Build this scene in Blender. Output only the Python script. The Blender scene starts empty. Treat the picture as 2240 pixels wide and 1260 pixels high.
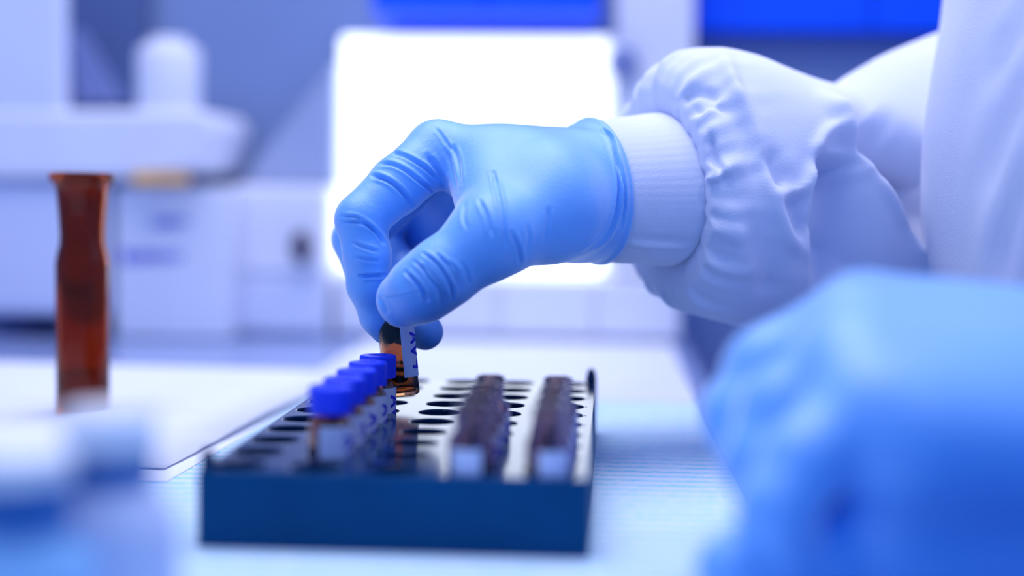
import bpy, bmesh, math, random
import numpy as np
from mathutils import Matrix, Vector
random.seed(3); np.random.seed(3)
sc = bpy.context.scene
COL = sc.collection
R = math.radians

# ------------------------------------------------------------------ camera (all lengths below in millimetres, scaled by MM)
MM = 0.001
PITCH, YAW, ROLL, FPX = 0.0601, -0.0658, 0.0130, 3160.0
CAM = np.array([99.3, -344.7, 85.9])
def _axes():
    f = np.array([math.sin(YAW)*math.cos(PITCH), math.cos(YAW)*math.cos(PITCH), -math.sin(PITCH)])
    r = np.array([math.cos(YAW), -math.sin(YAW), 0.0]); u = np.cross(r, f)
    c, s = math.cos(ROLL), math.sin(ROLL)
    return c*r + s*u, -s*r + c*u, f
AR, AU, AF = _axes()
def at(px, py, D):                       # a measured direction and a distance -> a point of the place
    return CAM + AF*D + AR*((px-1120)/FPX*D) + AU*((630-py)/FPX*D)
def at_y(px, py, Y):                     # the same, on the vertical plane y = Y
    d = AF + AR*((px-1120)/FPX) + AU*((630-py)/FPX)
    return CAM + d*((Y-CAM[1])/d[1])
def pix(P):
    d = np.asarray(P) - CAM; z = d@AF
    return np.stack([1120+FPX*(d@AR)/z, 630-FPX*(d@AU)/z], -1)

cd = bpy.data.cameras.new('camera'); cam = bpy.data.objects.new('camera', cd); COL.objects.link(cam)
cam.matrix_world = Matrix(((AR[0], AU[0], -AF[0], CAM[0]*MM), (AR[1], AU[1], -AF[1], CAM[1]*MM),
                           (AR[2], AU[2], -AF[2], CAM[2]*MM), (0, 0, 0, 1)))
cd.sensor_width = 36; cd.lens = FPX/2240*36; cd.clip_start = 0.01; cd.clip_end = 50
cd.dof.use_dof = True; cd.dof.focus_distance = 0.463; cd.dof.aperture_fstop = 3.0
sc.camera = cam

# ------------------------------------------------------------------ world, lights, exposure
w = bpy.data.worlds.new('world'); sc.world = w; w.use_nodes = True
bg = w.node_tree.nodes['Background']; bg.inputs[0].default_value = (0.055, 0.27, 1.0, 1); bg.inputs[1].default_value = 0.62
def area(name, loc, target, size, energy, color, sy=None):
    l = bpy.data.lights.new(name, 'AREA'); l.energy = energy; l.color = color; l.size = size*MM
    if sy: l.shape = 'RECTANGLE'; l.size_y = sy*MM
    o = bpy.data.objects.new(name, l); COL.objects.link(o)
    o.location = [c*MM for c in loc]
    o.rotation_euler = (Vector(target)-Vector(loc)).to_track_quat('-Z', 'Y').to_euler()
    return o
area('ceiling_light', (10, 230, 900), (70, 170, 0), 900, 9.6, (0.98, 0.96, 1.0), 700)
area('task_light', (420, -280, 620), (60, 100, 20), 34, 0.4, (0.95, 0.95, 1.0))
area('room_light', (-500, -900, 900), (60, 150, 50), 600, 2.1, (0.74, 0.80, 1.0))
sc.view_settings.view_transform = 'Standard'; sc.view_settings.look = 'None'
sc.view_settings.exposure = 0.0; sc.view_settings.gamma = 1.0; sc.view_settings.use_curve_mapping = False

# ------------------------------------------------------------------ materials
def pmat(name, col, rough=0.5, spec=0.5, var=0.05, scale=60, bump=0.0, bscale=400, trans=0.0, ior=1.45, coat=0.0,
         emit=None, estr=0.0, sheen=0.0, sss=0.0):
    m = bpy.data.materials.new(name); m.use_nodes = True; nt = m.node_tree; b = nt.nodes['Principled BSDF']
    tc = nt.nodes.new('ShaderNodeTexCoord'); n = nt.nodes.new('ShaderNodeTexNoise'); n.inputs['Scale'].default_value = scale
    nt.links.new(tc.outputs['Object'], n.inputs['Vector'])
    cr = nt.nodes.new('ShaderNodeValToRGB')
    cr.color_ramp.elements[0].color = tuple(max(0, c*(1-var)) for c in col)+(1,)
    cr.color_ramp.elements[1].color = tuple(min(1, c*(1+var)) for c in col)+(1,)
    cr.color_ramp.elements[0].position = 0.3; cr.color_ramp.elements[1].position = 0.7
    nt.links.new(n.outputs['Fac'], cr.inputs['Fac']); nt.links.new(cr.outputs['Color'], b.inputs['Base Color'])
    b.inputs['Roughness'].default_value = rough; b.inputs['Specular IOR Level'].default_value = spec
    b.inputs['IOR'].default_value = ior; b.inputs['Transmission Weight'].default_value = trans
    b.inputs['Coat Weight'].default_value = coat
    if coat: b.inputs['Coat Roughness'].default_value = 0.6; b.inputs['Coat IOR'].default_value = 1.9
    if sheen: b.inputs['Sheen Weight'].default_value = sheen; b.inputs['Sheen Roughness'].default_value = 0.4
    if sss:
        b.inputs['Subsurface Weight'].default_value = sss; b.inputs['Subsurface Radius'].default_value = (0.2, 0.5, 1.0)
        b.inputs['Subsurface Scale'].default_value = 0.002
    if bump:
        n2 = nt.nodes.new('ShaderNodeTexNoise'); n2.inputs['Scale'].default_value = bscale; n2.inputs['Detail'].default_value = 4
        bp = nt.nodes.new('ShaderNodeBump'); bp.inputs['Strength'].default_value = bump; bp.inputs['Distance'].default_value = 0.0005
        nt.links.new(tc.outputs['Object'], n2.inputs['Vector']); nt.links.new(n2.outputs['Fac'], bp.inputs['Height'])
        nt.links.new(bp.outputs['Normal'], b.inputs['Normal'])
    if emit:
        b.inputs['Emission Color'].default_value = emit+(1,); b.inputs['Emission Strength'].default_value = estr
    return m
def mat_mat():                           # absorbent bench mat: quilted rows, white over cyan
    m = bpy.data.materials.new('quilted_mat'); m.use_nodes = True; nt = m.node_tree; b = nt.nodes['Principled BSDF']
    tc = nt.nodes.new('ShaderNodeTexCoord')
    wv = nt.nodes.new('ShaderNodeTexWave'); wv.wave_type = 'BANDS'; wv.bands_direction = 'Y'
    wv.inputs['Scale'].default_value = 42; wv.inputs['Distortion'].default_value = 1.6
    wv.inputs['Detail'].default_value = 3; wv.inputs['Detail Scale'].default_value = 6
    vo = nt.nodes.new('ShaderNodeTexVoronoi'); vo.inputs['Scale'].default_value = 420
    nt.links.new(tc.outputs['Object'], wv.inputs['Vector']); nt.links.new(tc.outputs['Object'], vo.inputs['Vector'])
    mx = nt.nodes.new('ShaderNodeMath'); mx.operation = 'MULTIPLY_ADD'; mx.inputs[1].default_value = 0.35
    nt.links.new(vo.outputs['Distance'], mx.inputs[0]); nt.links.new(wv.outputs['Fac'], mx.inputs[2])
    cr = nt.nodes.new('ShaderNodeValToRGB'); e = cr.color_ramp.elements
    e[0].position = 0.12; e[0].color = (0.24, 0.66, 0.84, 1); e[1].position = 0.62; e[1].color = (0.66, 0.77, 0.92, 1)
    nt.links.new(mx.outputs[0], cr.inputs['Fac']); nt.links.new(cr.outputs['Color'], b.inputs['Base Color'])
    bp = nt.nodes.new('ShaderNodeBump'); bp.inputs['Strength'].default_value = 0.5; bp.inputs['Distance'].default_value = 0.0008
    nt.links.new(mx.outputs[0], bp.inputs['Height']); nt.links.new(bp.outputs['Normal'], b.inputs['Normal'])
    b.inputs['Roughness'].default_value = 0.9; b.inputs['Specular IOR Level'].default_value = 0.2
    return m
M = dict(
    rack=pmat('rack_plastic', (0.002, 0.022, 0.075), 0.13, 0.36, 0.1),
    rackside=pmat('rack_side_plastic', (0.0, 0.062, 0.175), 0.55, 0.12, 0.12, 30),
    hole=pmat('hole_plastic', (0.0, 0.020, 0.075), 0.35, 0.3, 0.1),
    rackedge=pmat('rack_post_plastic', (0.004, 0.03, 0.09), 0.3, 0.4, 0.1),
    amber=pmat('amber_glass', (0.56, 0.27, 0.13), 0.03, 0.5, 0.05, trans=1.0, ior=1.47),
    hazed=pmat('haze_tinted_amber_glass', (0.62, 0.45, 0.53), 0.06, 0.6, 0.05, trans=1.0, ior=1.5),  # amber glass with the lavender reflected haze put into its colour
    amber2=pmat('dark_amber_glass', (0.42, 0.085, 0.018), 0.05, 0.5, 0.12, 40, trans=0.9, ior=1.3),
    liquid=pmat('orange_liquid', (0.9, 0.26, 0.03), 0.1, 0.5, 0.05, trans=0.6, ior=1.33),
    cap=pmat('blue_cap_plastic', (0.010, 0.050, 0.93), 0.40, 0.4, 0.05),
    septum=pmat('blue_septum', (0.006, 0.03, 0.75), 0.6, 0.3, 0.05),
    label=pmat('label_paper', (0.66, 0.70, 0.90), 0.6, 0.3, 0.03, 200),
    ink=pmat('blue_ink', (0.015, 0.02, 0.62), 0.5, 0.3, 0.1),
    mat=mat_mat(),
    paper=pmat('white_paper', (0.80, 0.82, 0.90), 0.7, 0.3, 0.02, 15),
    bench=pmat('bench_laminate', (0.26, 0.33, 0.60), 0.16, 0.5, 0.06, 12),
    benchside=pmat('bench_side', (0.24, 0.28, 0.55), 0.5, 0.4, 0.06, 12),
    wall=pmat('painted_wall', (0.20, 0.28, 0.52), 0.7, 0.3, 0.06, 6, 0.15, 250),
    floor=pmat('floor_vinyl', (0.22, 0.25, 0.58), 0.4, 0.4, 0.08, 8),
    white=pmat('white_plastic', (0.78, 0.80, 0.92), 0.45, 0.4, 0.03, 20),
    white2=pmat('white_enamel', (0.70, 0.74, 0.92), 0.4, 0.4, 0.03, 20),
    grey=pmat('blue_grey_metal', (0.20, 0.25, 0.52), 0.4, 0.4, 0.05, 20),
    slate=pmat('wall_dim_tone', (0.085, 0.13, 0.30), 0.5, 0.3, 0.06, 20),
    haze=pmat('wall_glow_tone', (0.33, 0.39, 0.60), 0.5, 0.3, 0.04, 20),
    dark=pmat('dark_plastic', (0.05, 0.04, 0.10), 0.4, 0.4, 0.1, 30),
    blue=pmat('blue_enamel', (0.0, 0.10, 1.0), 0.45, 0.3, 0.05, 10),
    capwhite=pmat('white_cap_plastic', (0.93, 0.94, 0.98), 0.4, 0.4, 0.02, 20),
    liner=pmat('liner_paper', (0.66, 0.69, 0.80), 0.6, 0.3, 0.02, 12),
    yellow=pmat('amber_tape', (0.85, 0.45, 0.06), 0.5, 0.3, 0.15, 60),
    pane=pmat('lit_diffuser', (0.9, 0.93, 0.93), 0.6, 0.2, 0.02, 10, emit=(0.95, 1.0, 0.98), estr=1.35),
    glow=pmat('brightened_cover', (0.7, 0.72, 0.8), 0.6, 0.2, 0.02, 10, emit=(0.9, 0.94, 1.0), estr=0.55),  # emission brightens a dome that is no lamp, unlit against the panel
    glove=pmat('nitrile_glove', (0.14, 0.45, 1.0), 0.52, 0.9, 0.04, 80, 0.25, 900, sheen=0.9, coat=0.35),
    coat=pmat('white_cotton', (0.74, 0.77, 0.93), 0.9, 0.15, 0.02, 40, 0.3, 1500),
    knit=pmat('knit_cotton', (0.75, 0.78, 0.93), 0.95, 0.1, 0.03, 60, 0.3, 1800),
    pale=pmat('pale_blue_plastic', (0.30, 0.58, 0.90), 0.4, 0.4, 0.05, 30),
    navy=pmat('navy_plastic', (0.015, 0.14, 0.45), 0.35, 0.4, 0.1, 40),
)

# ------------------------------------------------------------------ helpers
ORIGIN = {}
def empty(name, base, label=None, cat=None, group=None):
    o = bpy.data.objects.new(name, None); COL.objects.link(o); o.empty_display_size = 0.01
    o.location = [c*MM for c in base]; ORIGIN[o.name] = np.array(base, float)
    if label: tag(o, label, cat, group)
    return o
def tag(o, label=None, cat=None, group=None, kind=None):
    if label: o['label'] = label
    if cat: o['category'] = cat
    if group: o['group'] = group
    if kind: o['kind'] = kind
    return o
def mesh(name, V, F, mat, smooth=False, uvless=True):
    me = bpy.data.meshes.new(name)
    V = np.asarray(V, float)*MM
    me.from_pydata([tuple(v) for v in V], [], [tuple(f) for f in F]); me.update()
    for m in (mat if isinstance(mat, (list, tuple)) else [mat]): me.materials.append(m)
    if smooth: me.polygons.foreach_set('use_smooth', [True]*len(me.polygons))
    return me
def obj(name, V, F, mat, parent=None, smooth=False, local=False, base=None):
    """one mesh object; V in world mm unless local; top-level objects get their origin at base"""
    V = np.asarray(V, float)
    org = np.zeros(3)
    if parent is not None:
        org = ORIGIN[parent.name]
        if local: org = np.zeros(3)
    elif base is not None: org = np.array(base, float)
    me = mesh(name, V-org, F, mat, smooth)
    o = bpy.data.objects.new(name, me); COL.objects.link(o)
    if parent is not None: o.parent = parent; ORIGIN[o.name] = ORIGIN[parent.name]
    else:
        o.location = org*MM; ORIGIN[o.name] = org
    return o
def bevel(o, wmm, seg=2):
    b = o.modifiers.new('bevel', 'BEVEL'); b.width = wmm*MM; b.segments = seg; b.limit_method = 'ANGLE'; b.angle_limit = R(40)
    return o
def join(*parts):
    V = []; F = []; n = 0
    for v, f in parts:
        V.extend([tuple(p) for p in v]); F.extend([tuple(i+n for i in q) for q in f]); n += len(v)
    return V, F
def box(x0, x1, y0, y1, z0, z1):
    V = [(x0,y0,z0),(x1,y0,z0),(x1,y1,z0),(x0,y1,z0),(x0,y0,z1),(x1,y0,z1),(x1,y1,z1),(x0,y1,z1)]
    return V, [(3,2,1,0),(4,5,6,7),(0,1,5,4),(1,2,6,5),(2,3,7,6),(3,0,4,7)]
def pbox(px0, px1, py0, py1, Y, depth):      # a box whose front face spans a measured rectangle on plane y = Y
    a = at_y(px0, (py0+py1)/2, Y); b = at_y(px1, (py0+py1)/2, Y)
    t = at_y((px0+px1)/2, py0, Y); u = at_y((px0+px1)/2, py1, Y)
    return box(a[0], b[0], Y, Y+depth, u[2], t[2])
def lathe(prof, n=32, cx=0, cy=0, z0=0, close=True):
    V = []; F = []; m = len(prof)
    for r, z in prof:
        for k in range(n):
            t = 2*math.pi*k/n; V.append((cx+r*math.cos(t), cy+r*math.sin(t), z0+z))
    for i in range(m-1):
        for k in range(n):
            F.append((i*n+k, i*n+(k+1) % n, (i+1)*n+(k+1) % n, (i+1)*n+k))
    if close: F.append(tuple(reversed(range(n)))); F.append(tuple((m-1)*n+k for k in range(n)))
    return V, F
def extrude_poly(P, d):                      # P: 3D polygon, d: offset vector
    P = [np.array(p, float) for p in P]; n = len(P); d = np.array(d, float)
    V = P+[p+d for p in P]
    return V, [tuple(range(n)), tuple(reversed(range(n, 2*n)))]+[(i, (i+n), (i+1) % n+n, (i+1) % n) for i in range(n)]
GL = {'A': [[(0,0),(.35,1),(.7,0)], [(.15,.38),(.55,.38)]], 'V': [[(0,1),(.35,0),(.7,1)]],
      '8': [[(.35,.52),(.08,.7),(.12,.93),(.35,1),(.58,.93),(.62,.7),(.35,.52),(.05,.3),(.1,.05),(.35,0),(.6,.05),(.65,.3),(.35,.52)]],
      '7': [[(0,1),(.65,1),(.25,0)]], '6': [[(.6,.95),(.3,.9),(.05,.5),(.05,.2),(.3,0),(.6,.1),(.65,.35),(.4,.52),(.08,.35)]],
      '5': [[(.6,1),(.1,1),(.06,.55),(.4,.62),(.65,.4),(.6,.1),(.3,0),(.02,.1)]],
      '4': [[(.5,0),(.5,1),(0,.32),(.7,.32)]], '3': [[(.05,.9),(.35,1),(.62,.8),(.3,.55),(.65,.3),(.5,.04),(.02,.08)]],
      '2': [[(.05,.8),(.3,1),(.62,.8),(.5,.5),(0,0),(.68,0)]], '1': [[(.1,.75),(.35,1),(.35,0)]], '9': [[(.6,.75),(.35,.5),(.08,.7),(.2,.97),(.5,.97),(.62,.75),(.5,0)]],
      '0': [[(.35,1),(.05,.7),(.05,.3),(.35,0),(.65,.3),(.65,.7),(.35,1)]]}
def strokes(text, h, wd, gap=0.95):          # ribbon strokes in the plane: list of quads in (x, y)
    V = []; F = []; x0 = 0.0
    for ch in text:
        if ch == ' ': x0 += 0.6; continue
        for line in GL[ch]:
            pts = []
            for (a, b), (c, d) in zip(line[:-1], line[1:]):
                for t in np.linspace(0, 1, 6)[:-1]: pts.append((a+(c-a)*t, b+(d-b)*t))
            pts.append(line[-1]); P = np.array(pts)*h+np.array([x0*h, 0])
            T = np.gradient(P, axis=0); T /= np.linalg.norm(T, axis=1)[:, None]+1e-9
            N = np.stack([-T[:, 1], T[:, 0]], 1); b0 = len(V)
            for p, n in zip(P, N): V.append(p+n*wd/2); V.append(p-n*wd/2)
            for i in range(len(P)-1): F.append((b0+2*i, b0+2*i+1, b0+2*i+3, b0+2*i+2))
        x0 += gap
    return np.array(V), F, x0*h

# ---- implicit surfaces for hands: round cones, smooth union, surface nets
class Field:
    def __init__(s, lo, hi, h):
        s.lo = np.array(lo, float); s.h = h; s.n = np.ceil((np.array(hi)-s.lo)/h).astype(int)+1
        s.f = np.full(tuple(s.n), 50.0, np.float32)
    def _sub(s, lo, hi):
        i0 = np.maximum(np.floor((lo-s.lo)/s.h).astype(int), 0); i1 = np.minimum(np.ceil((hi-s.lo)/s.h).astype(int)+1, s.n)
        if np.any(i1 <= i0): return None, None
        ax = [((np.arange(i0[k], i1[k])*s.h)+s.lo[k]).astype(np.float32) for k in range(3)]
        return tuple(slice(i0[k], i1[k]) for k in range(3)), np.meshgrid(*ax, indexing='ij', sparse=True)
    def cone(s, a, b, ra, rb, k=4.0, pad=15.0):
        a = np.array(a, float); b = np.array(b, float); m = max(ra, rb)+pad
        sl, g = s._sub(np.minimum(a, b)-m, np.maximum(a, b)+m)
        if sl is None: return
        ab = b-a; L2 = max(ab@ab, 1e-6); X, Y, Z = g
        t = np.clip(((X-a[0])*ab[0]+(Y-a[1])*ab[1]+(Z-a[2])*ab[2])/L2, 0, 1)
        d = np.sqrt((X-a[0]-t*ab[0])**2+(Y-a[1]-t*ab[1])**2+(Z-a[2]-t*ab[2])**2)-(ra+(rb-ra)*t)
        s.put(sl, d, k)
    def put(s, sl, d, k):
        f = s.f[sl]
        if k <= 0.01: s.f[sl] = np.minimum(f, d); return
        h = np.clip(0.5+0.5*(f-d)/k, 0, 1); s.f[sl] = f+(d-f)*h-k*h*(1-h)
    def merge(s, o, k): s.put((slice(None),)*3, o.f, k)
    def cut(s, p, n):                         # keep the side where (x-p).n < 0
        ax = [((np.arange(s.n[k])*s.h)+s.lo[k]).astype(np.float32) for k in range(3)]
        X, Y, Z = np.meshgrid(*ax, indexing='ij', sparse=True)
        s.f = np.maximum(s.f, (X-p[0])*n[0]+(Y-p[1])*n[1]+(Z-p[2])*n[2])
    def net(s):
        f = s.f; S = f < 0; nx, ny, nz = f.shape
        c = np.zeros((nx-1, ny-1, nz-1), np.int8)
        for i in (0, 1):
            for j in (0, 1):
                for k in (0, 1): c += S[i:nx-1+i, j:ny-1+j, k:nz-1+k]
        act = (c > 0) & (c < 8); I = np.argwhere(act); idx = -np.ones(act.shape, np.int64); idx[act] = np.arange(len(I))
        P = np.zeros((len(I), 3)); W = np.zeros(len(I))
        cor = [(i, j, k) for i in (0, 1) for j in (0, 1) for k in (0, 1)]
        for a in cor:
            for ax in range(3):
                if a[ax]: continue
                b = list(a); b[ax] = 1
                fa = f[I[:, 0]+a[0], I[:, 1]+a[1], I[:, 2]+a[2]]; fb = f[I[:, 0]+b[0], I[:, 1]+b[1], I[:, 2]+b[2]]
                m = (fa < 0) != (fb < 0); t = np.where(m, fa/np.where(m, fa-fb, 1), 0)
                q = np.array(a, float)+np.zeros((len(I), 3)); q[:, ax] += t
                P[m] += q[m]; W[m] += 1
        V = (I+P/W[:, None])*s.h+s.lo
        F = []
        for ax in range(3):
            A = np.moveaxis(S, ax, 0); m = A[:-1] != A[1:]; E = np.argwhere(m); sg = A[:-1][m]
            o = [k for k in range(3) if k != ax]; e = np.zeros((len(E), 3), int)
            e[:, ax] = E[:, 0]; e[:, o[0]] = E[:, 1]; e[:, o[1]] = E[:, 2]
            ok = (e[:, o[0]] > 0) & (e[:, o[1]] > 0) & (e[:, o[0]] < f.shape[o[0]]-1) & (e[:, o[1]] < f.shape[o[1]]-1)
            e = e[ok]; sg = sg[ok]; q = []
            for d0, d1 in ((-1, -1), (0, -1), (0, 0), (-1, 0)):
                g = e.copy(); g[:, o[0]] += d0; g[:, o[1]] += d1; q.append(idx[g[:, 0], g[:, 1], g[:, 2]])
            q = np.stack(q, 1); flip = sg if ax != 1 else ~sg
            q[~flip] = q[~flip][:, ::-1]; F.append(q)
        return V, np.concatenate(F)
def vnormals(V, F):
    n = np.zeros_like(V); q = V[F]; fn = np.cross(q[:, 2]-q[:, 0], q[:, 3]-q[:, 1])
    for k in range(4): np.add.at(n, F[:, k], fn)
    return n/(np.linalg.norm(n, axis=1)[:, None]+1e-12)
def laplace(V, F, it, lam=0.5):
    for _ in range(it):
        a = np.zeros_like(V); c = np.zeros(len(V))
        for k in range(4):
            for d in (1, 3):
                np.add.at(a, F[:, k], V[F[:, (k+d) % 4]]); np.add.at(c, F[:, k], 1)
        V = V+lam*(a/c[:, None]-V)
    return V
def folds(V, N, lines, facing=0.05, blend=0.3):   # grooves (amp < 0) and ridges along lines on the side seen
    p = pix(V); view = CAM-V; view /= np.linalg.norm(view, axis=1)[:, None]
    face = np.clip(((N*view).sum(1)-facing)/blend, 0, 1); disp = np.zeros(len(V))
    for pts, amp, wd, ridge in lines:
        P = np.array(pts, float); d = np.full(len(V), 1e9); tt = np.zeros(len(V)); n = len(P)-1
        sel = (p[:, 0] > P[:, 0].min()-4*wd) & (p[:, 0] < P[:, 0].max()+4*wd) & (p[:, 1] > P[:, 1].min()-4*wd) & (p[:, 1] < P[:, 1].max()+4*wd)
        ii = np.where(sel)[0]
        if len(ii) == 0: continue
        q = p[ii]; dd = np.full(len(ii), 1e9); t2 = np.zeros(len(ii))
        for k in range(n):
            a, b = P[k], P[k+1]; ab = b-a; t = np.clip(((q-a)@ab)/(ab@ab), 0, 1)
            e = np.linalg.norm(q-a-t[:, None]*ab, axis=1); m = e < dd; dd[m] = e[m]; t2[m] = ((k+t)/n)[m]
        taper = np.clip(np.minimum(t2, 1-t2)*5+0.25, 0, 1)
        disp[ii] += taper*(amp*np.exp(-(dd/wd)**2) - ridge*amp*np.exp(-((dd-1.9*wd)/wd)**2))
    return V+N*(disp*face)[:, None]
def smooth_poly(pts, n=24):                  # Catmull-Rom resampling
    P = np.array(pts, float); P = np.vstack([2*P[0]-P[1], P, 2*P[-1]-P[-2]]); out = []
    m = len(P)-3
    for t in np.linspace(0, m-1e-6, n):
        i = int(t); u = t-i; a, b, c, d = P[i:i+4]
        out.append(0.5*((2*b)+(-a+c)*u+(2*a-5*b+4*c-d)*u*u+(-a+3*b-3*c+d)*u**3))
    return np.array(out)
def loft(rings, capend=True):
    n = len(rings[0]); V = np.vstack(rings); F = []
    for i in range(len(rings)-1):
        for k in range(n): F.append((i*n+k, i*n+(k+1) % n, (i+1)*n+(k+1) % n, (i+1)*n+k))
    return V, np.array(F)
def orient(V, F, inside):                    # faces outwards from a point/axis sample
    q = V[F]; fn = np.cross(q[:, 2]-q[:, 0], q[:, 3]-q[:, 1]); c = q.mean(1)
    return F if ((c-inside)*fn).sum() > 0 else F[:, ::-1]

# ------------------------------------------------------------------ the setting
WY = 606.0                                   # back wall
BX = 150.0                                   # bench end on the person's side
def structure(name, VF, mat, smooth=False):
    V, F = VF; V = np.array(V); b = V.mean(0); b[2] = V[:, 2].min()
    return tag(obj(name, V, F, mat, base=b, smooth=smooth), kind='structure')
structure('floor', box(-1500, 1500, -900, 700, -920, -900), M['floor'])
structure('wall_back', box(-1500, 1500, WY, WY+60, -900, 1100), M['wall'])
bn = empty('lab_bench', (-300, 100, -900), 'long blue-grey laboratory bench with glossy top under the rack and papers', 'bench')
bevel(obj('worktop', *box(-1100, BX, -520, WY-1, -30, -0.6), M['bench'], bn), 2)
obj('cabinet_base', *box(-1080, BX-40, -470, WY-4, -900, -30), M['benchside'], bn)
a = at_y(1345, 300, 560); b_ = at_y(1513, 300, 560)
structure('trim_1', box(a[0], b_[0], 560, WY-0.5, at_y(1400, 600, 556)[2], 700), M['white'])
tag(obj('knob', *lathe([(0.5, 0), (9, 1), (10, 6), (8, 9), (0.5, 10)], 20), M['grey']), 'small grey-blue knob on the white post behind the sleeve', 'knob')
k = bpy.data.objects['knob']; p = at_y(1362, 140, 560); k.location = [c*MM for c in (p[0], 559.5, p[2])]; k.rotation_euler = (R(90), 0, 0)

# lit panel on the back wall
lp = empty('light_panel', at_y(1040, 700, 590), 'large glowing white light panel on the back wall behind the hand', 'light panel')
a = at_y(738, 62, 570); b_ = at_y(1334, 720, 570); zb_ = at_y(1040, 600, 556)[2]
x0, x1, z1, z0 = a[0], b_[0], a[2]-2, zb_
bevel(obj('diffuser', *box(x0+4, x1-4, 556, 596, z0+1, z1-4), M['pane'], lp), 4, 3)
V, F = join(box(x0, x0+3.6, 588, WY-1, z0, z1), box(x1-3.6, x1, 588, WY-1, z0, z1), box(x0+3.6, x1-3.6, 588, WY-1, z1-3.6, z1))
obj('frame', V, F, M['white'], lp)
obj('back_plate', *box(x0+10, x1-10, 597, WY-1, z0+4, z1-10), M['white'], lp)
sm = at_y(885, 225, 550)
tag(obj('sensor_dome', *lathe([(9, 0), (9, 3), (6, 7), (0.5, 9)], 20, 0, 0, 0), M['glow']), 'small pale round knob low on the glowing panel above the knuckle', 'knob')
k = bpy.data.objects['sensor_dome']; k.location = [c*MM for c in (sm[0], 555.5, sm[2])]; k.rotation_euler = (R(90), 0, 0)

# low white cupboard under the glowing panel
a = at_y(730, 700, 545)[0]; b = at_y(1490, 700, 545)[0]
lc = empty('low_cupboard', ((a+b)/2, 575, 0), 'low white cupboard with three doors under the glowing panel', 'cupboard')
bevel(obj('body', *box(a, b, 549, WY-1, 0.2, zb_-1.5), M['white'], lc), 1)
xs = [a+1, at_y(1092, 700, 545)[0], at_y(1300, 700, 545)[0], b-1]
for i in range(3):
    bevel(obj('door', *box(xs[i]+0.5, xs[i+1]-0.5, 545, 548.9, 3, zb_-3), M['paper'] if i == 1 else M['white'], lc), 0.8)

# blue cabinets above
def cabinet(name, px0, px1, pyb, Y, hgt, label, doors):
    a = at_y(px0, pyb, Y); b = at_y(px1, pyb, Y); z = (a[2]+b[2])/2
    r = empty(name, ((a[0]+b[0])/2, Y, z), label, 'cabinet')
    bevel(obj('body', *box(a[0], b[0], Y+6, WY-1, z, z+hgt), M['blue'], r), 1.5)
    n = doors; wd = (b[0]-a[0])/n
    for i in range(n):
        d = obj('door', *box(a[0]+i*wd+0.8, a[0]+(i+1)*wd-0.8, Y, Y+5.5, z+1, z+hgt-1), M['blue'], r); bevel(d, 1)
    return r
cabinet('wall_cabinet', 812, 1312, 27, 540, 26, 'narrow saturated blue wall cabinet above the glowing panel', 2)
cabinet('wall_cabinet', 1520, 2300, 72, 590, 260, 'tall saturated blue wall cabinet above the white sleeve', 2)

# ------------------------------------------------------------------ left background equipment
an = empty('benchtop_analyser', at_y(120, 740, 540), 'large white benchtop analyser with a stepped head behind the tall brown tube', 'analyser')
def bz(px, py, Y): return at_y(px, py, Y)
V, F = pbox(-160, 228, 396, 690, 505, 90); V = np.array(V); bevel(obj('housing', V, F, M['white2'], an), 5)
V, F = pbox(-160, 138, -120, 262, 500, 14); bevel(obj('tower', V, F, M['white2'], an), 5)
P = [bz(-160, 240, 498), bz(448, 240, 498), bz(466, 275, 498), bz(440, 372, 498), bz(250, 392, 498), bz(-160, 392, 498)]
bevel(obj('head', *extrude_poly([tuple(q) for q in P], (0, 92, 0)), M['white'], an), 4)
zb = bz(100, 690, 505)[2]
for fx in (-150, 20, 190):
    q = bz(fx, 690, 530); obj('foot', *lathe([(7, -0.4), (8, zb*0.5), (8, zb+1)], 16, q[0], 550, 0), M['grey'], an)
P = [bz(150, 65, 580), bz(172, 65, 580), bz(268, 226, 580), bz(168, 226, 580)]
rp = pbox(136, 318, -120, 236, 590, 8); obj('wall_dim_panel', *rp, M['slate'], an)  # added panel, dark end of the wall's light gradient put into its colour
obj('slanted_bracket', *extrude_poly([tuple(q) for q in P], (0, 10, 0)), M['grey'], an)
# carton with writing
V, F = pbox(250, 500, 408, 688, 512, 70); V = np.array(V); V[V[:, 2] < 40, 2] = 0.0
ct = empty('white_carton', (V[:, 0].mean(), 547, 0), 'white carton with blue writing on its front, under the analyser head', 'carton')
bevel(obj('box_body', V, F, M['white'], ct), 2)
q = V[:, 2].max(); x0, x1 = V[:, 0].min(), V[:, 0].max()
t0 = bz(288, 395, 494); t1 = bz(410, 395, 494); tz0 = bz(350, 403, 494)[2]; tz1 = bz(350, 383, 494)[2]
bevel(obj('amber_strip', *box(t0[0], t1[0], 494, 499.5, tz0, tz1), M['yellow'], an), 0.6)
def smear(px, py, n, hh, seed):              # illegible lettering of the carton: upright strokes of ink
    rnd = random.Random(seed); parts = []; x = 0
    for i in range(n):
        wv = rnd.uniform(1.2, 2.6); c = at_y(px+x, py, 511.7); hz = hh*rnd.uniform(0.7, 1.1)
        parts.append(box(c[0], c[0]+wv, 511.5, 511.9, c[2]-hz/2, c[2]+hz/2)); x += (wv+rnd.uniform(0.8, 2.2))*3.6
    return join(*parts)
pr = obj('print', *join(smear(335, 487, 5, 6, 1), smear(378, 484, 3, 4, 5), smear(268, 562, 5, 8, 2), smear(322, 562, 7, 6, 3)), M['ink'], ct); pr['kind'] = 'stuff'
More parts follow.
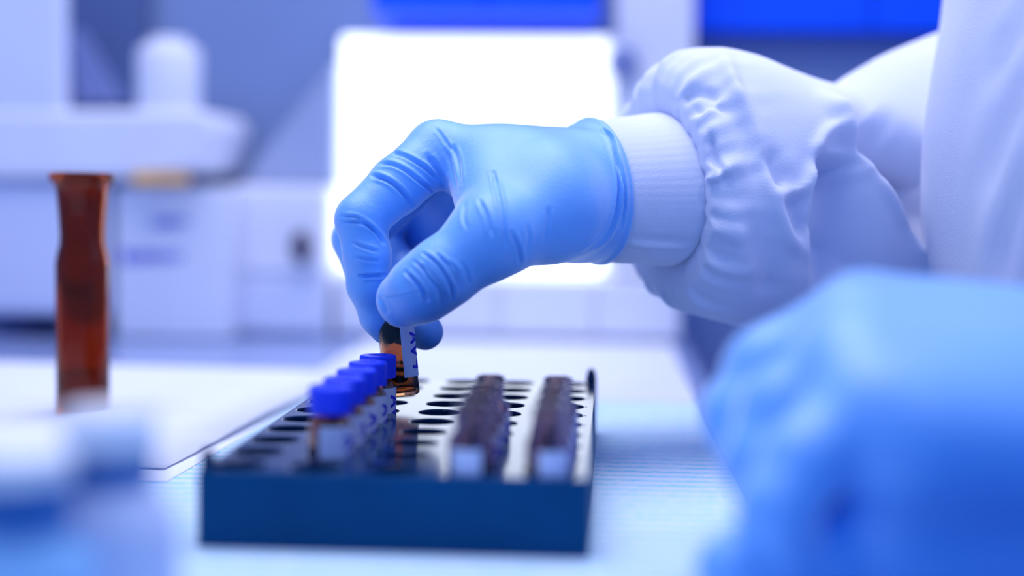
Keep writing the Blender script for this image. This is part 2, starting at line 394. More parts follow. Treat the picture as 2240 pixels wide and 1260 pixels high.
# white unit with a dark knob
V, F = pbox(512, 716, 405, 760, 540, 60); V = np.array(V); V[V[:, 2] < 30, 2] = 0
dr = empty('drawer_unit', (V[:, 0].mean(), 570, 0), 'white drawer unit with one dark knob left of the hand', 'drawer unit')
bevel(obj('body', V, F, M['white'], dr), 2)
V2 = V.copy(); mid = V[:, 2].max()*0.40; x0, x1 = V[:, 0].min()+3, V[:, 0].max()-3
d1 = bevel(obj('drawer', *box(x0, x1, 537, 541, mid+2, V[:, 2].max()-3), M['white'], dr), 1)
d2 = bevel(obj('drawer', *box(x0, x1, 537, 541, 4, mid-2), M['white2'], dr), 1)
kp = bz(661, 540, 532)
kv, kf = lathe([(0.5, 0), (5.5, 0), (7, 6), (7.5, 10), (0.5, 11)], 20); kv = np.array(kv); kv = np.stack([kv[:, 0]*0.8+kp[0], 537-kv[:, 2], kv[:, 1]*1.35+kp[2]], 1)
obj('knob', kv, kf, M['dark'], d1, smooth=True)
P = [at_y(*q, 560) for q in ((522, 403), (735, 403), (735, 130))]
bevel(obj('wall_glow_wedge', *extrude_poly([tuple(q) for q in P], (0, 30, 0)), M['haze'], dr), 3)  # added wedge whose paler tone imitates the light gradient on the wall
# bottle on the analyser head
bp = bz(370, 240, 535); hz = P and bz(300, 240, 498)[2]
wb = empty('white_bottle', (bp[0], 535, hz+0.1), 'white round-shouldered plastic bottle standing on the analyser head', 'bottle')
s_ = (535+345)/FPX
obj('bottle_body', *lathe([(18, 0), (19.5, 2), (19.5, 36), (18, 40), (13.5, 41.8)], 32, bp[0], 535, hz+0.1), M['white'], wb, True)
obj('cap', *lathe([(12.4, 41.9), (12.6, 42.2), (12.6, 45.0), (10, 46)], 28, bp[0], 535, hz+0.1), M['white'], wb, True)

# ------------------------------------------------------------------ on the bench: mat, liner, papers, brown tube, bottles
def sheet(name, poly, z, th, mat, label, cat, group=None):
    V, F = extrude_poly([(x, y, z+th) for x, y in poly], (0, 0, -th)); V = np.array(V); b = V.mean(0); b[2] = V[:, 2].min()
    return tag(obj(name, V, F, mat, base=b), label, cat, group)
sheet('bench_mat', [(-420, -330), (140, -330), (140, 276), (-420, 276)], -0.5, 0.5, M['mat'], 'pale cyan quilted absorbent mat under the black rack', 'mat')
sheet('bench_liner', [(-45, 278), (139, 278), (139, 542), (-45, 542)], -0.5, 0.4, M['liner'], 'plain white bench liner behind the cyan mat', 'liner')
def tb(px, py, z=0.0):                       # point of the bench top seen at a pixel
    d = AF+AR*((px-1120)/FPX)+AU*((630-py)/FPX); t = (z-CAM[2])/d[2]; q = CAM+d*t; return q[0], q[1]
lowp = [tb(-150, 1046), tb(365, 1056), tb(700, 860), tb(690, 832), tb(-150, 812)]
c0 = tb(365, 1055); c1 = tb(640, 893); ux = np.array(c1)-np.array(c0); ux /= np.linalg.norm(ux)
def quad(c, L, Wd, ang): 
    d = np.array([math.sin(ang), math.cos(ang)]); n = np.array([-d[1], d[0]]); c = np.array(c)
    return [tuple(c), tuple(c+d*L), tuple(c+d*L+n*Wd), tuple(c+n*Wd)]
ang = math.atan2(ux[0], ux[1])
sheet('paper_sheet', quad(c0, 285, 400, ang), 0.05, 0.25, M['paper'], 'lower white paper sheet whose corner pokes out beside the rack', 'paper', 'papers beside the rack')
c2 = tb(360, 1031); 
def curl_sheet():
    q = quad(c2, 262, 380, ang+0.045); c, e1, e2, e3 = [np.array(v) for v in q]; V = []; n, m = 30, 8
    for i in range(n+1):
        for j in range(m+1):
            p = c+(e1-c)*i/n+(e3-c)*j/m
            lift = 0.5+2.2*math.exp(-(j/m/0.12)**2)*math.sin(math.pi*min(1, i/n*1.15))**2
            V.append((p[0], p[1], 0.45+lift))
    F = [(i*(m+1)+j, (i+1)*(m+1)+j, (i+1)*(m+1)+j+1, i*(m+1)+j+1) for i in range(n) for j in range(m)]
    o = obj('paper_sheet', V, F, M['paper'], base=(c[0], c[1], 0.45), smooth=True)
    s = o.modifiers.new('thick', 'SOLIDIFY'); s.thickness = 0.00018; s.offset = 1
    return tag(o, 'upper white paper sheet with a slightly lifted edge, under the brown tube', 'paper', 'papers beside the rack')
curl_sheet()
# tall brown glass tube
px_, py_ = tb(182, 903, 1.2)
bt = empty('brown_glass_tube', (px_, py_, 1.25), 'tall brown glass tube with a flared rim standing on the papers', 'glass tube')
prof = [(0.5, 0), (9.2, 0), (10.1, 1.2), (10.2, 8), (10.2, 58), (9.8, 61), (8.6, 66), (8.5, 70), (9.0, 78), (9.7, 86), (10.2, 88.2), (12.4, 91), (12.4, 93.2), (10.6, 93.6),
        (8.6, 93), (8.2, 86), (7.2, 72), (7.3, 66), (8.7, 60), (8.8, 57), (8.8, 3), (8.0, 2.2), (0.5, 2.0)]
obj('tube_body', *lathe(prof, 40, px_, py_, 1.25), M['amber2'], bt, True)
obj('liquid', *lathe([(0.5, 2.1), (7.8, 2.3), (8.7, 3.2), (8.7, 14), (8.4, 14.6), (0.5, 14.4)], 32, px_, py_, 1.25), M['liquid'], bt, True)
# small capped bottles close to the lens
def small_bottle(px, py, D, cph, ch, rc, rb, label, body):
    q = at(px, py, D); x, y = q[0], q[1]; zt = q[2]      # zt: top of the cap
    r = empty('capped_bottle', (x, y, 0.02), label, 'bottle', 'capped bottles close to the lens')
    H = zt-0.02; zc = H-cph-ch
    pr = [(0.5, 0), (rb-1, 0), (rb, 1.2), (rb, zc-8), (rb-1.5, zc-4), (rc*0.9, zc-0.5), (rc*0.84, zc+1), (rc*0.84, H-1)]
    obj('bottle_body', *lathe(pr, 40, x, y, 0.02), body, r, True)
    obj('neck_shade', *lathe([(rc*0.92, zc), (rc*1.0, zc+0.3), (rc*0.97, H-cph-0.4), (rc*0.85, H-cph)], 40, x, y, 0.02), M['navy'], r, True)  # dark shade below the cap, built as a navy ring
    obj('cap', *lathe([(rc*0.86, H-cph), (rc, H-cph+0.2), (rc*1.02, H-1.2), (rc*0.9, H), (0.5, H)], 40, x, y, 0.02), M['capwhite'], r, True)
    V = []; n = 30
    for zz in (6, zc-10):
        for k in range(n+1):
            t = R(-150)+R(225)*k/n; V.append((x+(rb+0.15)*math.cos(t), y+(rb+0.15)*math.sin(t), zz+0.02))
    obj('label', V, [(k, k+1, n+2+k, n+1+k) for k in range(n)], M['label'], r, True)
    return r
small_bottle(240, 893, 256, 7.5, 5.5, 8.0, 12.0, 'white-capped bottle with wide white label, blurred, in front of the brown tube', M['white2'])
small_bottle(40, 982, 238, 4.8, 8.5, 8.6, 13, 'white-capped bottle with dark blue painted shade under its cap, cut by the frame at the left edge', M['pale'])

# ------------------------------------------------------------------ vial rack
RW, RL, RH, PX, X0, Y0, HR = 96.0, 191.0, 19.1, 19.385, 8.4, 8.2, 6.45
def hole_xy(c, j): return X0+PX*c, Y0+PX*j
rk = empty('vial_rack', (RW/2, RL/2, 0), 'glossy black vial rack with fifty holes on the cyan mat', 'rack')
def rack_top():
    V = []; F = []; n = 40; T = RH
    def add(v): V.append(v); return len(V)-1
    xs = [0.6, X0-PX/2+0.01]+[X0+PX*(c+0.5) for c in range(5)]; xs[1] = max(1.2, X0-PX/2+1.2)
    xb = [0.6]+[X0+PX*(c+.5) for c in range(4)]+[RW-0.6]; yb = [0.6]+[Y0+PX*(j+.5) for j in range(9)]+[RL-0.6]
    for c in range(5):
        for j in range(10):
            cx, cy = hole_xy(c, j); x0, x1, y0, y1 = xb[c], xb[c+1], yb[j], yb[j+1]; sq = []; r0 = []; r1 = []; r2 = []; r3 = []
            for k in range(n):
                t = 2*math.pi*(k+0.5)/n; dx, dy = math.cos(t), math.sin(t)
                tx = ((x1-cx) if dx > 0 else (cx-x0))/abs(dx); ty = ((y1-cy) if dy > 0 else (cy-y0))/abs(dy); tt = min(tx, ty)
                px, py = cx+dx*tt, cy+dy*tt
                sq.append(add((px, py, T)))
                r0.append(add((cx+dx*(HR+0.45), cy+dy*(HR+0.45), T))); r1.append(add((cx+dx*(HR+0.12), cy+dy*(HR+0.12), T-0.14)))
                r2.append(add((cx+dx*HR, cy+dy*HR, T-0.5))); r3.append(add((cx+dx*HR, cy+dy*HR, T-15.3)))
            # corner fix: move the nearest boundary point onto each corner
            for (qx, qy) in ((x0, y0), (x1, y0), (x1, y1), (x0, y1)):
                b = min(sq, key=lambda i: (V[i][0]-qx)**2+(V[i][1]-qy)**2); V[b] = (qx, qy, T)
            for k in range(n):
                l = (k+1) % n
                F.append((sq[k], sq[l], r0[l], r0[k], 0)); F.append((r0[k], r0[l], r1[l], r1[k], 0)); F.append((r1[k], r1[l], r2[l], r2[k], 0)); F.append((r2[k], r2[l], r3[l], r3[k], 1))
            F.append(tuple(reversed(r3))+(1,))
    return V, F
V, F = rack_top()
o = obj('top_plate', V, [f[:-1] for f in F], [M['rack'], M['hole']], rk)
o.data.polygons.foreach_set('material_index', [f[-1] for f in F])
def rack_shell():                            # bevelled rim and side walls
    rings = [(0.6, RH), (0.25, RH-0.12), (0.0, RH-0.6), (0.0, 0.6), (0.3, 0.05)]; V = []; F = []
    for ins, z in rings:
        V += [(ins, ins, z), (RW-ins, ins, z), (RW-ins, RL-ins, z), (ins, RL-ins, z)]
    for i in range(len(rings)-1):
        for k in range(4): F.append((i*4+k, (i+1)*4+k, (i+1)*4+(k+1) % 4, i*4+(k+1) % 4))
    F.append((16, 19, 18, 17)); return V, F
obj('side_wall', *rack_shell(), M['rackside'], rk)
for (x, y) in ((2.0, 2.4), (RW-2.0, RL-2.4)):
    V, F = lathe([(2.0, RH-0.2), (2.0, RH+1.2), (1.5, RH+4.2), (0.4, RH+5.4)], 14, x, y, 0); obj('corner_peg', V, F, M['rackedge'], rk, True)
for j in range(10):                          # row numbers moulded along the right rim
    v, f, L = strokes(str(10-j), 1.9, 0.32, 0.85); cx, cy = hole_xy(4, j)
    V = [(RW-3.9+x_-L/2+0.95, cy+y_-0.95, RH+0.03) for x_, y_ in v]
    obj('row_number', V, f, M['navy'], rk)

# ------------------------------------------------------------------ vials
VR = 5.75
def glass_profile():
    out = [(0.4, 0), (5.0, 0), (VR-0.15, 0.35), (VR, 1.0), (VR, 22.2), (VR-0.25, 23.4), (5.0, 24.4), (4.0, 25.2), (3.75, 25.8), (3.75, 26.4)]
    for k in range(3): z = 26.6+k*1.6; out += [(3.8, z), (4.35, z+0.4), (4.35, z+0.8), (3.8, z+1.2)]
    out += [(4.05, 31.3), (4.05, 31.8), (3.7, 32.0), (3.2, 31.9), (2.95, 31.5), (2.95, 25.8), (3.3, 24.9), (4.3, 23.9), (4.75, 22.8), (4.75, 1.8), (4.3, 1.25), (0.4, 1.0)]
    return out
ME_GLASS = mesh('glass_body', *lathe(glass_profile(), 36), M['amber'], True)
def label_mesh(a0, a1, z0, z1):
    V = []; n = 20
    for r in (VR+0.06, VR+0.14):
        for z in (z0, z1):
            for k in range(n+1):
                t = R(a0)+R(a1-a0)*k/n; V.append((r*math.cos(t), r*math.sin(t), z))
    m = n+1; F = []
    for k in range(n):
        F.append((2*m+k, 2*m+k+1, 3*m+k+1, 3*m+k)); F.append((k+1, k, m+k, m+k+1))
        F.append((m+k, 3*m+k, 3*m+k+1, m+k+1)); F.append((k, k+1, 2*m+k+1, 2*m+k))
    F.append((0, 2*m, 3*m, m)); F.append((n, m+n, 3*m+n, 2*m+n)); return V, F
def cap_mesh():
    n = 64; prof = [(4.5, 25.9), (5.75, 26.0), (5.8, 26.3), (5.8, 32.4), (5.55, 32.9), (5.2, 33.05), (3.1, 33.05), (2.95, 32.7)]
    V, F = lathe(prof, n, close=False); V = np.array(V)
    for i in (2, 3):
        for k in range(n):
            if k % 2: V[i*n+k, :2] *= 0.985
    return V, F
ME_CAP = mesh('cap', *cap_mesh(), M['cap'], False)
ME_SEPT = mesh('septum', *lathe([(0.3, 32.3), (3.0, 32.3), (3.0, 32.72), (0.3, 32.75)], 24), M['septum'], True)
ME_GLASS2 = mesh('glass_body', *lathe(glass_profile(), 36), M['hazed'], True)
def kid(name, me, parent):
    o = bpy.data.objects.new(name, me); COL.objects.link(o); o.parent = parent; ORIGIN[o.name] = np.zeros(3); return o
def writing(text, a_c, z_top, size, wd, down=True):   # pen strokes wrapped on the label, running downwards
    v, f, L = strokes(text, size, wd, 0.92); V = []
    for x_, y_ in v:
        t = R(a_c)+(y_-size/2)/(VR+0.2); V.append(((VR+0.19)*math.cos(t), (VR+0.19)*math.sin(t), z_top-x_))
    return V, f
def vial(name, pos, rot, capped, label, group, text, a_lab=(-100, 10), a_txt=-30, zl=(4.5, 21.4)):
    r = empty(name, pos, label, 'vial', group); ORIGIN[r.name] = np.zeros(3); r.rotation_euler = rot
    kid('glass_body', ME_GLASS if capped else ME_GLASS2, r)
    lb = kid('label', mesh('label', *label_mesh(a_lab[0], a_lab[1], *zl), M['label'], False), r)
    if text:
        kid('handwriting', mesh('handwriting', *writing(text, a_txt, zl[1]-2.6, 4.6, 1.0), M['ink']), lb)
    if capped:
        c = kid('cap', ME_CAP, r); kid('septum', ME_SEPT, c)
    return r
VZ = RH-15.2
names = ['rearmost blue-capped amber vial in the rack, beside the held vial',
         'second blue-capped amber vial counted from the held vial', 'middle one of the five blue-capped amber vials in the rack',
         'fourth blue-capped amber vial counted from the held vial', 'foremost of the five blue-capped amber vials, most blurred of that row']
for i, j in enumerate((5, 4, 3, 2, 1)):
    x, y = hole_xy(1, j)
    vial('capped_vial', (x-0.2, y, VZ), (0, 0, R((0, 6, -4, 8, -6)[i])), True, names[i], 'blue-capped vials in the rack', ('AV8', 'AV7', 'AV6', 'AV5', 'AV4')[i], (-105, 30), -16, (4.5, 23.0))
ordn = ['foremost', 'second', 'third', 'rearmost']
for c, nm in ((3, 'left of the two rows of open vials'), (4, 'right row of open vials at the numbered rim')):
    for j in range(4):
        x, y = hole_xy(c, j)
        vial('open_vial', (x-0.2, y, VZ), (0, 0, R(random.uniform(-14, 14)+(8 if c == 4 else -6))), False,
             f'{ordn[j]} open amber vial in the {nm}', 'open amber vials in the rack', 'AV3' if j else None, (-125, -45) if j == 0 else (-80, 25), -20)

# ------------------------------------------------------------------ vial held in the hand
vb = at(880, 864, 466)
TILT = R(6.0)
held = vial('capped_vial', vb, (R(0), -TILT, R(0)), True, 'amber vial held up by the gloved thumb and fingers', None, 'AV9', (-69, 20), -14, (6.0, 22.6))

# ------------------------------------------------------------------ the person: coat, cuffs, gloves
pe = empty('person', (320, 135, -900), 'person in a white lab coat and blue gloves lifting an amber vial from the rack', 'person')
RC = at(1290, 418, 490); NEAR = at(1366, 424, 467)-RC; VERT = at(1282, 270, 490)-RC
AX = np.cross(NEAR, VERT); AX /= np.linalg.norm(AX)
if AX[0] < 0: AX = -AX

def right_hand():
    lo = np.minimum(at(700, 790, 425), at(700, 230, 425)); hi = np.array([110, 215, 150.0])
    lo = np.array([-60, 75, 15.0]); hi = np.array([150, 225, 165.0])
    pts = [at(710, 240, 430), at(1400, 240, 430), at(710, 790, 430), at(1400, 790, 430), at(710, 240, 555), at(1400, 240, 555), at(710, 790, 555), at(1400, 790, 555)]
    lo = np.min(pts, 0); hi = np.max(pts, 0)
    G = Field(lo, hi, 0.47); A = at
    def chain(g, pts, k=2.5, k0=6):
        for i in range(len(pts)-1):
            a, b = pts[i], pts[i+1]; g.cone(A(*a[:3]), A(*b[:3]), a[3], b[3], k0 if i == 0 else k)
    w1, w2 = RC+NEAR*0.22-VERT*0.03, RC-NEAR*0.45-VERT*0.03
    n1, n2 = w1+AX*6, w2+AX*6
    mc = [(958, 333, 478, 10.2), (962, 335, 497, 10.0), (985, 345, 515, 9.6), (1015, 362, 531, 9.0)]
    k = 9
    G.cone(n1, w1-AX*10, 19.6, 19.2, k); G.cone(n2, w2-AX*10, 19.6, 18.8, k)
    G.cone(w1-AX*8, A(1120, 380, 474), 18.5, 13.5, k); G.cone(A(1120, 380, 474), A(*mc[0][:3]), 14.5, 10.4, k)
    G.cone(w1-AX*6, A(*mc[1][:3]), 18, 10.4, k); G.cone(w2-AX*8, A(*mc[2][:3]), 18, 10, k); G.cone(w2-AX*10, A(*mc[3][:3]), 17, 9.4, k)
    # thenar and web
    G.cone(w1-AX*4-VERT*0.1, A(1210, 462, 459), 17, 14.5, k); G.cone(A(1210, 462, 459), A(1082, 515, 443), 14.5, 12.0, k)
    G.cone(A(1100, 420, 462), A(1190, 415, 464), 12.0, 15.5, k); G.cone(A(1060, 375, 471), A(1075, 480, 450), 9.5, 9.8, k)
    G.cone(A(1130, 440, 520), A(1000, 440, 512), 15, 13, k); G.cone(A(1000, 440, 512), A(930, 520, 524), 12, 9, 4); G.cone(A(1100, 500, 505), A(985, 540, 515), 12, 9, 5)
    # thumb
    chain(G, [(1082, 515, 443, 12.0), (966, 599, 441, 10.6), (925, 630, 444, 10.2), (886, 655, 449.5, 9.0)], 3, 6)
    # fingers
    chain(G, [mc[0], (870, 405, 467, 9.2), (789, 480, 460, 8.0), (803, 555, 460, 7.5), (808, 622, 463, 7.1), (832, 690, 467, 6.5), (845, 716, 469, 5.6)], 2.0, 3)
    H = Field(lo, hi, 0.47)
    chain(H, [mc[1], (780, 522, 491, 8.0), (818, 640, 486, 7.2), (880, 708, 481, 6.6), (930, 726, 479, 6.1)], 2, 3)
    G.merge(H, 1.5); H.f[:] = 50
    chain(H, [mc[2], (815, 505, 516, 7.8), (880, 600, 512, 7.0), (950, 575, 504, 6.2)], 2, 3)
    G.merge(H, 1.5); H.f[:] = 50
    chain(H, [mc[3], (880, 490, 537, 7.0), (930, 570, 530, 6.2), (990, 560, 518, 5.6)], 2, 3)
    G.merge(H, 1.5)
    G.cut(RC+AX*0.5, AX)
    # rolled bead at the glove's opening
    n = 96; tt = np.linspace(0, 2*math.pi, n+1)
    for off, k_, r_, b_ in ((-1.5, 0.88, 2.2, 2.5), (0.0, 0.95, 1.7, 1.2), (1.2, 1.02, 1.6, 0.8)):
        ring = [RC+AX*off+k_*(VERT*math.cos(t)+NEAR*math.sin(t)) for t in tt]
        for i in range(n): G.cone(ring[i], ring[i+1], r_, r_, b_, 6)
    V, F = G.net(); V = laplace(V, F, 5)
    N = vnormals(V, F)
    s1 = lambda L: [(700+x*.3175, 220+y*.3175) for x, y in L]
    s2 = lambda L: [(640+x*.2857, 540+y*.2857) for x, y in L]
    C = []
    def cr(L, amp, wd=4.5, ridge=0.35): C.append((smooth_poly(L, 20), -amp*1.35, wd*0.85, ridge*1.25))
    cr(s1([(470, 362), (540, 366), (640, 410), (740, 480), (820, 560)]), 0.75, 4.5)
    cr(s1([(410, 435), (500, 440), (600, 490), (700, 570), (790, 640)]), 0.7, 4.5)
    cr(s1([(360, 520), (430, 535), (510, 580), (580, 650), (630, 720)]), 0.9, 5)
    cr(s1([(150, 798), (240, 805), (320, 845), (390, 905)]), 0.6, 4)
    cr(s1([(160, 830), (300, 850), (390, 915), (440, 985)]), 0.8, 4)
    cr(s1([(220, 975), (300, 1010), (400, 1040)]), 0.5, 4); cr(s1([(240, 1075), (320, 1095), (410, 1105)]), 0.5, 4)
    cr(s1([(280, 1206), (360, 1205), (440, 1203)]), 1.1, 4.5)
    cr(s1([(800, 190), (850, 260), (900, 340)]), 0.35, 4); cr(s1([(740, 385), (800, 470), (860, 570)]), 0.7, 7)
    cr(s1([(870, 340), (905, 450), (945, 620)]), 0.45, 5.5); cr(s1([(915, 320), (950, 420), (965, 570)]), 0.5, 5.5)
    cr(s1([(1195, 500), (1240, 700), (1265, 850), (1280, 1000)]), 0.85, 5); cr(s1([(1100, 690), (1150, 800), (1185, 930)]), 0.6, 5)
    cr(s1([(1320, 910), (1370, 1030), (1380, 1120)]), 0.6, 5); cr(s1([(1575, 750), (1570, 850), (1545, 960)]), 0.35, 6); cr(s1([(1430, 860), (1440, 960), (1420, 1040)]), 0.3, 5)
    cr(s1([(1000, 700), (990, 800), (1010, 880)]), 0.3, 5)
    cr(s2([(865, 190), (930, 250), (990, 320), (1035, 410)]), 1.1, 4.5)
    cr(s2([(930, 108), (1000, 170), (1060, 250), (1130, 330), (1165, 430)]), 0.8, 4); cr(s2([(1010, 140), (1090, 230), (1160, 320), (1190, 410)]), 0.6, 3.5)
    cr(s2([(1000, 50), (1090, 110), (1170, 210), (1220, 310), (1225, 400)]), 0.9, 4); cr(s2([(1110, 60), (1180, 130), (1240, 220), (1280, 320)]), 0.7, 4)
    cr(s2([(1205, 120), (1260, 190), (1295, 300)]), 0.6, 4); cr(s2([(1300, 120), (1340, 200), (1350, 280)]), 0.4, 4)
    cr(s2([(690, 382), (830, 370), (1000, 340)]), 0.22, 2.5, 0.6); cr(s2([(665, 390), (700, 450), (725, 500)]), 0.4, 5)
    cr([(1318, 284), (1338, 304), (1351, 363), (1354, 412), (1345, 474), (1320, 522), (1275, 555)], 1.3, 4.5, 0.3)
    cr([(1346, 320), (1364, 400), (1366, 450), (1358, 500)], 0.7, 3.0, 0.3)
    V = folds(V, N, C); return V, F
V, F = right_hand()
obj('glove', V, F, M['glove'], pe, True)

# knit cuff of the right sleeve
def knit():
    rings = []; n = 180
    for s, k, in ((-7, .70), (-4, .80), (-1.2, .84), (1.0, .92), (2.8, 1.02), (4.5, 1.055), (9, 1.08), (15, 1.10), (20, 1.12), (24, 1.145), (27, 1.16), (29.5, 1.13), (31, 1.02), (31, 0.8)):
        ts = np.linspace(0, 2*math.pi, n, endpoint=False)
        rib = 1+0.0022*np.cos(ts*60)
        rings.append(RC+AX*s+np.outer(np.cos(ts)*k*rib, VERT)+np.outer(np.sin(ts)*k*rib*1.02, NEAR))
    V, F = loft(rings); return V, orient(V, F, RC+AX*12)
V, F = knit()
N = vnormals(V, F); s7 = lambda L: [(1220+x*.4762, 60+y*.4762) for x, y in L]
V = folds(V, N, [(smooth_poly(s7([(330, 998), (440, 1003), (590, 1012)])), 1.2, 7, 0.6)])
obj('knit_cuff', V, F, M['knit'], pe, True)

# right sleeve, gathered at the cuff
def sleeve():
    keys = [  # s along the arm, top half-height, bottom half-height, half-width, rise
        (31, 21, 21, 24, 0), (29, 25, 26, 27, 0), (27, 30, 31, 31, 0), (27, 36, 37, 35, 0), (30, 42, 41, 38, 0), (36, 46.5, 44, 40, 0), (45, 49, 46.5, 41, 0), (56, 50, 49, 41.5, 0),
        (66, 48.5, 52, 41, 0), (78, 44, 54, 40, 0), (90, 39.5, 56, 39, 0), (101, 36.5, 58, 39, 0), (108, 38.5, 59, 40, 0), (118, 44, 60, 42, 0), (132, 49, 60, 44, 1), (150, 52, 60, 46, 3), (175, 55, 60, 48, 8),
        (210, 58, 60, 52, 18), (260, 60, 62, 56, 34)]
    K = np.array(keys, float); m = 150; u = np.linspace(0, len(keys)-1, m); Q = np.stack([np.interp(u, range(len(keys)), K[:, c]) for c in range(5)], 1)
    for _ in range(6): Q[1:-1] = 0.25*Q[:-2]+0.5*Q[1:-1]+0.25*Q[2:]
    n = 200; ts = np.linspace(0, 2*math.pi, n, endpoint=False); ct, st = np.cos(ts), np.sin(ts)
    nh = NEAR/np.linalg.norm(NEAR); vh = VERT/np.linalg.norm(VERT); rings = []
    rnd = np.random.RandomState(5); ph = rnd.rand(6)*6.28
    for i, (s, ht, hb, wd, rise) in enumerate(Q):
        g = math.exp(-max(0, s-27)/9.0)*min(1, i/20)
        wr = 1+g*(0.028*np.sin(23*ts+ph[0])+0.022*np.sin(14*ts+ph[1]+0.05*s)+0.02*np.sin(37*ts+ph[2]))
        wr = wr+0.012*np.sin(3*ts+0.06*s+ph[3])+0.010*np.sin(5*ts-0.08*s+ph[4])
        h = np.where(ct > 0, ht, hb)
        rings.append(RC+AX*s+vh*rise+np.outer(ct*h*wr, vh)+np.outer(st*wd*wr, nh))
    V, F = loft(rings); F = orient(V, F, RC+AX*100); N = vnormals(V, F)
    L = []
    def fo(pts, amp, wd, ridge=0.0): L.append((smooth_poly(s7(pts), 26), amp, wd, ridge))
    fo([(760, 120), (800, 260), (870, 400), (930, 560), (990, 770), (1060, 950), (1150, 1050)], 3.5, 18)
    fo([(960, 560), (1010, 680), (1040, 720)], -4, 22)
    fo([(1080, 760), (1120, 880), (1150, 950)], -4.5, 24)
    fo([(1190, 640), (1130, 740), (1010, 770)], 2.5, 14)
    fo([(1165, 1200), (1180, 900), (1185, 640), (1225, 510), (1300, 455), (1360, 500)], 3.5, 14)
    fo([(1270, 1250), (1280, 900), (1290, 680), (1300, 560)], -18, 42)
    fo([(1400, 1250), (1390, 900), (1350, 650)], -8, 34)
    fo([(1230, 320), (1340, 430), (1480, 640), (1620, 900), (1780, 1220)], 5.5, 16)
    fo([(1400, 440), (1540, 560), (1660, 760), (1740, 1000)], -18, 40)
    fo([(1500, 560), (1640, 640), (1740, 760)], -12, 40)
    fo([(560, 340), (640, 300), (760, 320)], -2.2, 12); fo([(620, 400), (700, 350), (780, 380)], -2.0, 9)
    fo([(700, 490), (720, 600), (760, 680)], -2.5, 10); fo([(690, 700), (740, 680), (800, 640)], 2.0, 8)
    fo([(840, 380), (900, 560), (930, 700)], -2.0, 22); fo([(900, 900), (960, 1100), (980, 1240)], -2.5, 28)
    fo([(760, 820), (860, 1000), (900, 1150)], 2.0, 30)
    V = folds(V, N, L, 0.0, 0.25)
    return V, F
V, F = sleeve()
obj('sleeve', V, F, M['coat'], pe, True)

# coat body
def torso():
    edge = [(2098, -10), (2072, 130), (2052, 300), (2047, 450), (2060, 640), (2075, 900), (2075, 1250)]
    P = [at(px, py, 482) for px, py in edge]
    zs = np.array([p[2] for p in P])[::-1]; xs = np.array([p[0] for p in P])[::-1]
    lev = np.concatenate([np.linspace(-420, 280, 90)]); n = 200; ts = np.linspace(0, 2*math.pi, n, endpoint=False); rings = []
    for z in lev:
        xl = np.interp(z, zs, xs); 
        if z > zs[-1]: xl = xs[-1]+(z-zs[-1])*0.12
        k = 1.0 if z < 200 else max(0.2, math.sqrt(max(0.04, 1-((z-200)/85)**2)))
        hx, hy = 112*k, 165*k; cx = xl+112; ex = 2/2.3
        c, s = np.cos(ts), np.sin(ts)
        X = cx+hx*np.sign(c)*np.abs(c)**ex; Y = 135+hy*np.sign(s)*np.abs(s)**ex
        X = X+1.6*np.sin(7*ts+z*0.02)+1.0*np.sin(13*ts-z*0.03)
        rings.append(np.stack([X, Y, np.full(n, z)], 1))
    rings.append(np.tile(rings[-1].mean(0), (n, 1)))
    V, F = loft(rings); F = orient(V, F, np.array([320, 135, 0.])); N = vnormals(V, F)
    L = [(smooth_poly([(2250, 30), (2215, 90), (2175, 145)]), -2.2, 18, 0.5), (smooth_poly([(2230, 200), (2190, 300), (2160, 430)]), -2, 25, 0.5), (smooth_poly([(2240, 380), (2200, 520), (2180, 640)]), -2, 22, 0.5)]
    V = folds(V, N, L); return V, F
V, F = torso()
obj('lab_coat', V, F, M['coat'], pe, True)

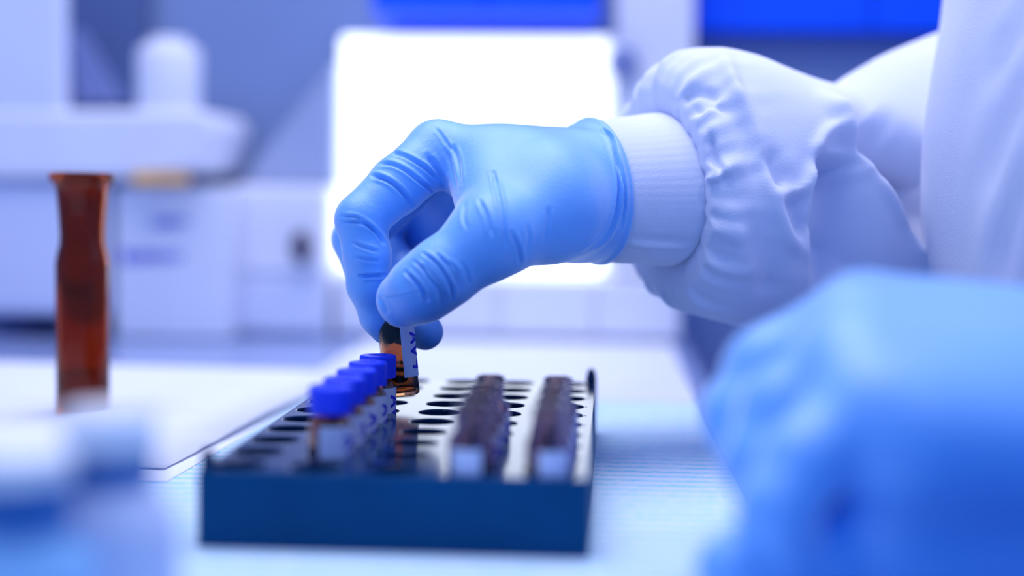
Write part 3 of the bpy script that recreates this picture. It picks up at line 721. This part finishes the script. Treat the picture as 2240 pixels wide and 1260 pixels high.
# left hand close to the lens
def left_hand():
    pts = [at(px, py, D) for px in (1480, 2420) for py in (540, 1420) for D in (245, 370)]
    G = Field(np.min(pts, 0), np.max(pts, 0), 1.1); H = Field(np.min(pts, 0), np.max(pts, 0), 1.1); A = at
    def chain(g, pts, k=3, k0=6):
        for i in range(len(pts)-1):
            a, b = pts[i], pts[i+1]; g.cone(A(*a[:3]), A(*b[:3]), a[3], b[3], k0 if i == 0 else k)
    k = 9
    wr = [(2340, 850, 335, 23), (2340, 930, 318, 23)]
    mc = [(1890, 712, 333, 12.5), (1870, 740, 318, 12), (1870, 810, 303, 11.5), (1900, 900, 291, 10.5)]
    G.cone(A(*wr[0][:3]), A(*mc[0][:3]), 20, 12.5, k); G.cone(A(*wr[0][:3]), A(*mc[1][:3]), 21, 13, k); G.cone(A(*wr[1][:3]), A(*mc[2][:3]), 22, 13, k); G.cone(A(*wr[1][:3]), A(*mc[3][:3]), 22, 12, k)
    G.cone(A(2340, 1060, 310), A(1980, 1110, 300), 22, 16, k); G.cone(A(2330, 1000, 300), A(2000, 980, 288), 18, 14, k); G.cone(A(2250, 1250, 306), A(1950, 1250, 300), 20, 15, k)
    for ch in ([mc[0], (1700, 790, 338, 9.2), (1612, 900, 332, 8.2), (1632, 985, 322, 7.2)],
               [mc[1], (1680, 810, 320, 9.4), (1622, 915, 316, 8.4), (1650, 1010, 308, 7.2)],
               [mc[2], (1715, 900, 303, 9.0), (1668, 1010, 300, 8.0), (1690, 1090, 300, 7.0)],
               [mc[3], (1760, 1010, 285, 8.4), (1700, 1110, 282, 7.6), (1720, 1190, 286, 6.8)]):
        H.f[:] = 50; chain(H, ch); G.merge(H, 2.0)
    H.f[:] = 50; chain(H, [(2000, 1180, 305, 13), (1800, 1215, 296, 10.5), (1690, 1225, 290, 9.0), (1606, 1245, 286, 8.0)]); G.merge(H, 3)
    V, F = G.net(); V = laplace(V, F, 5); return V, F
V, F = left_hand()
obj('glove', V, F, M['glove'], pe, True)
def lsleeve():
    a = at(2330, 960, 318); b = np.array([330, 30, -20.0]); c = np.array([400, 60, 120.0]); rings = []; n = 64; ts = np.linspace(0, 2*math.pi, n, endpoint=False)
    P = smooth_poly([a, (a+b)/2+np.array([10, -12, 0]), b, c], 24)
    for i, p in enumerate(P):
        d = P[min(i+1, 23)]-P[max(i-1, 0)]; d /= np.linalg.norm(d); e1 = np.cross(d, [0, 0, 1.0]); e1 /= np.linalg.norm(e1); e2 = np.cross(e1, d)
        r = np.interp(i, [0, 2, 6, 23], [24, 30, 42, 58])*(1+0.03*np.sin(5*ts+i*0.5))
        rings.append(p+np.outer(np.cos(ts)*r, e1)+np.outer(np.sin(ts)*r, e2))
    V, F = loft(rings); return V, orient(V, F, P[12])
V, F = lsleeve()
obj('sleeve', V, F, M['coat'], pe, True)
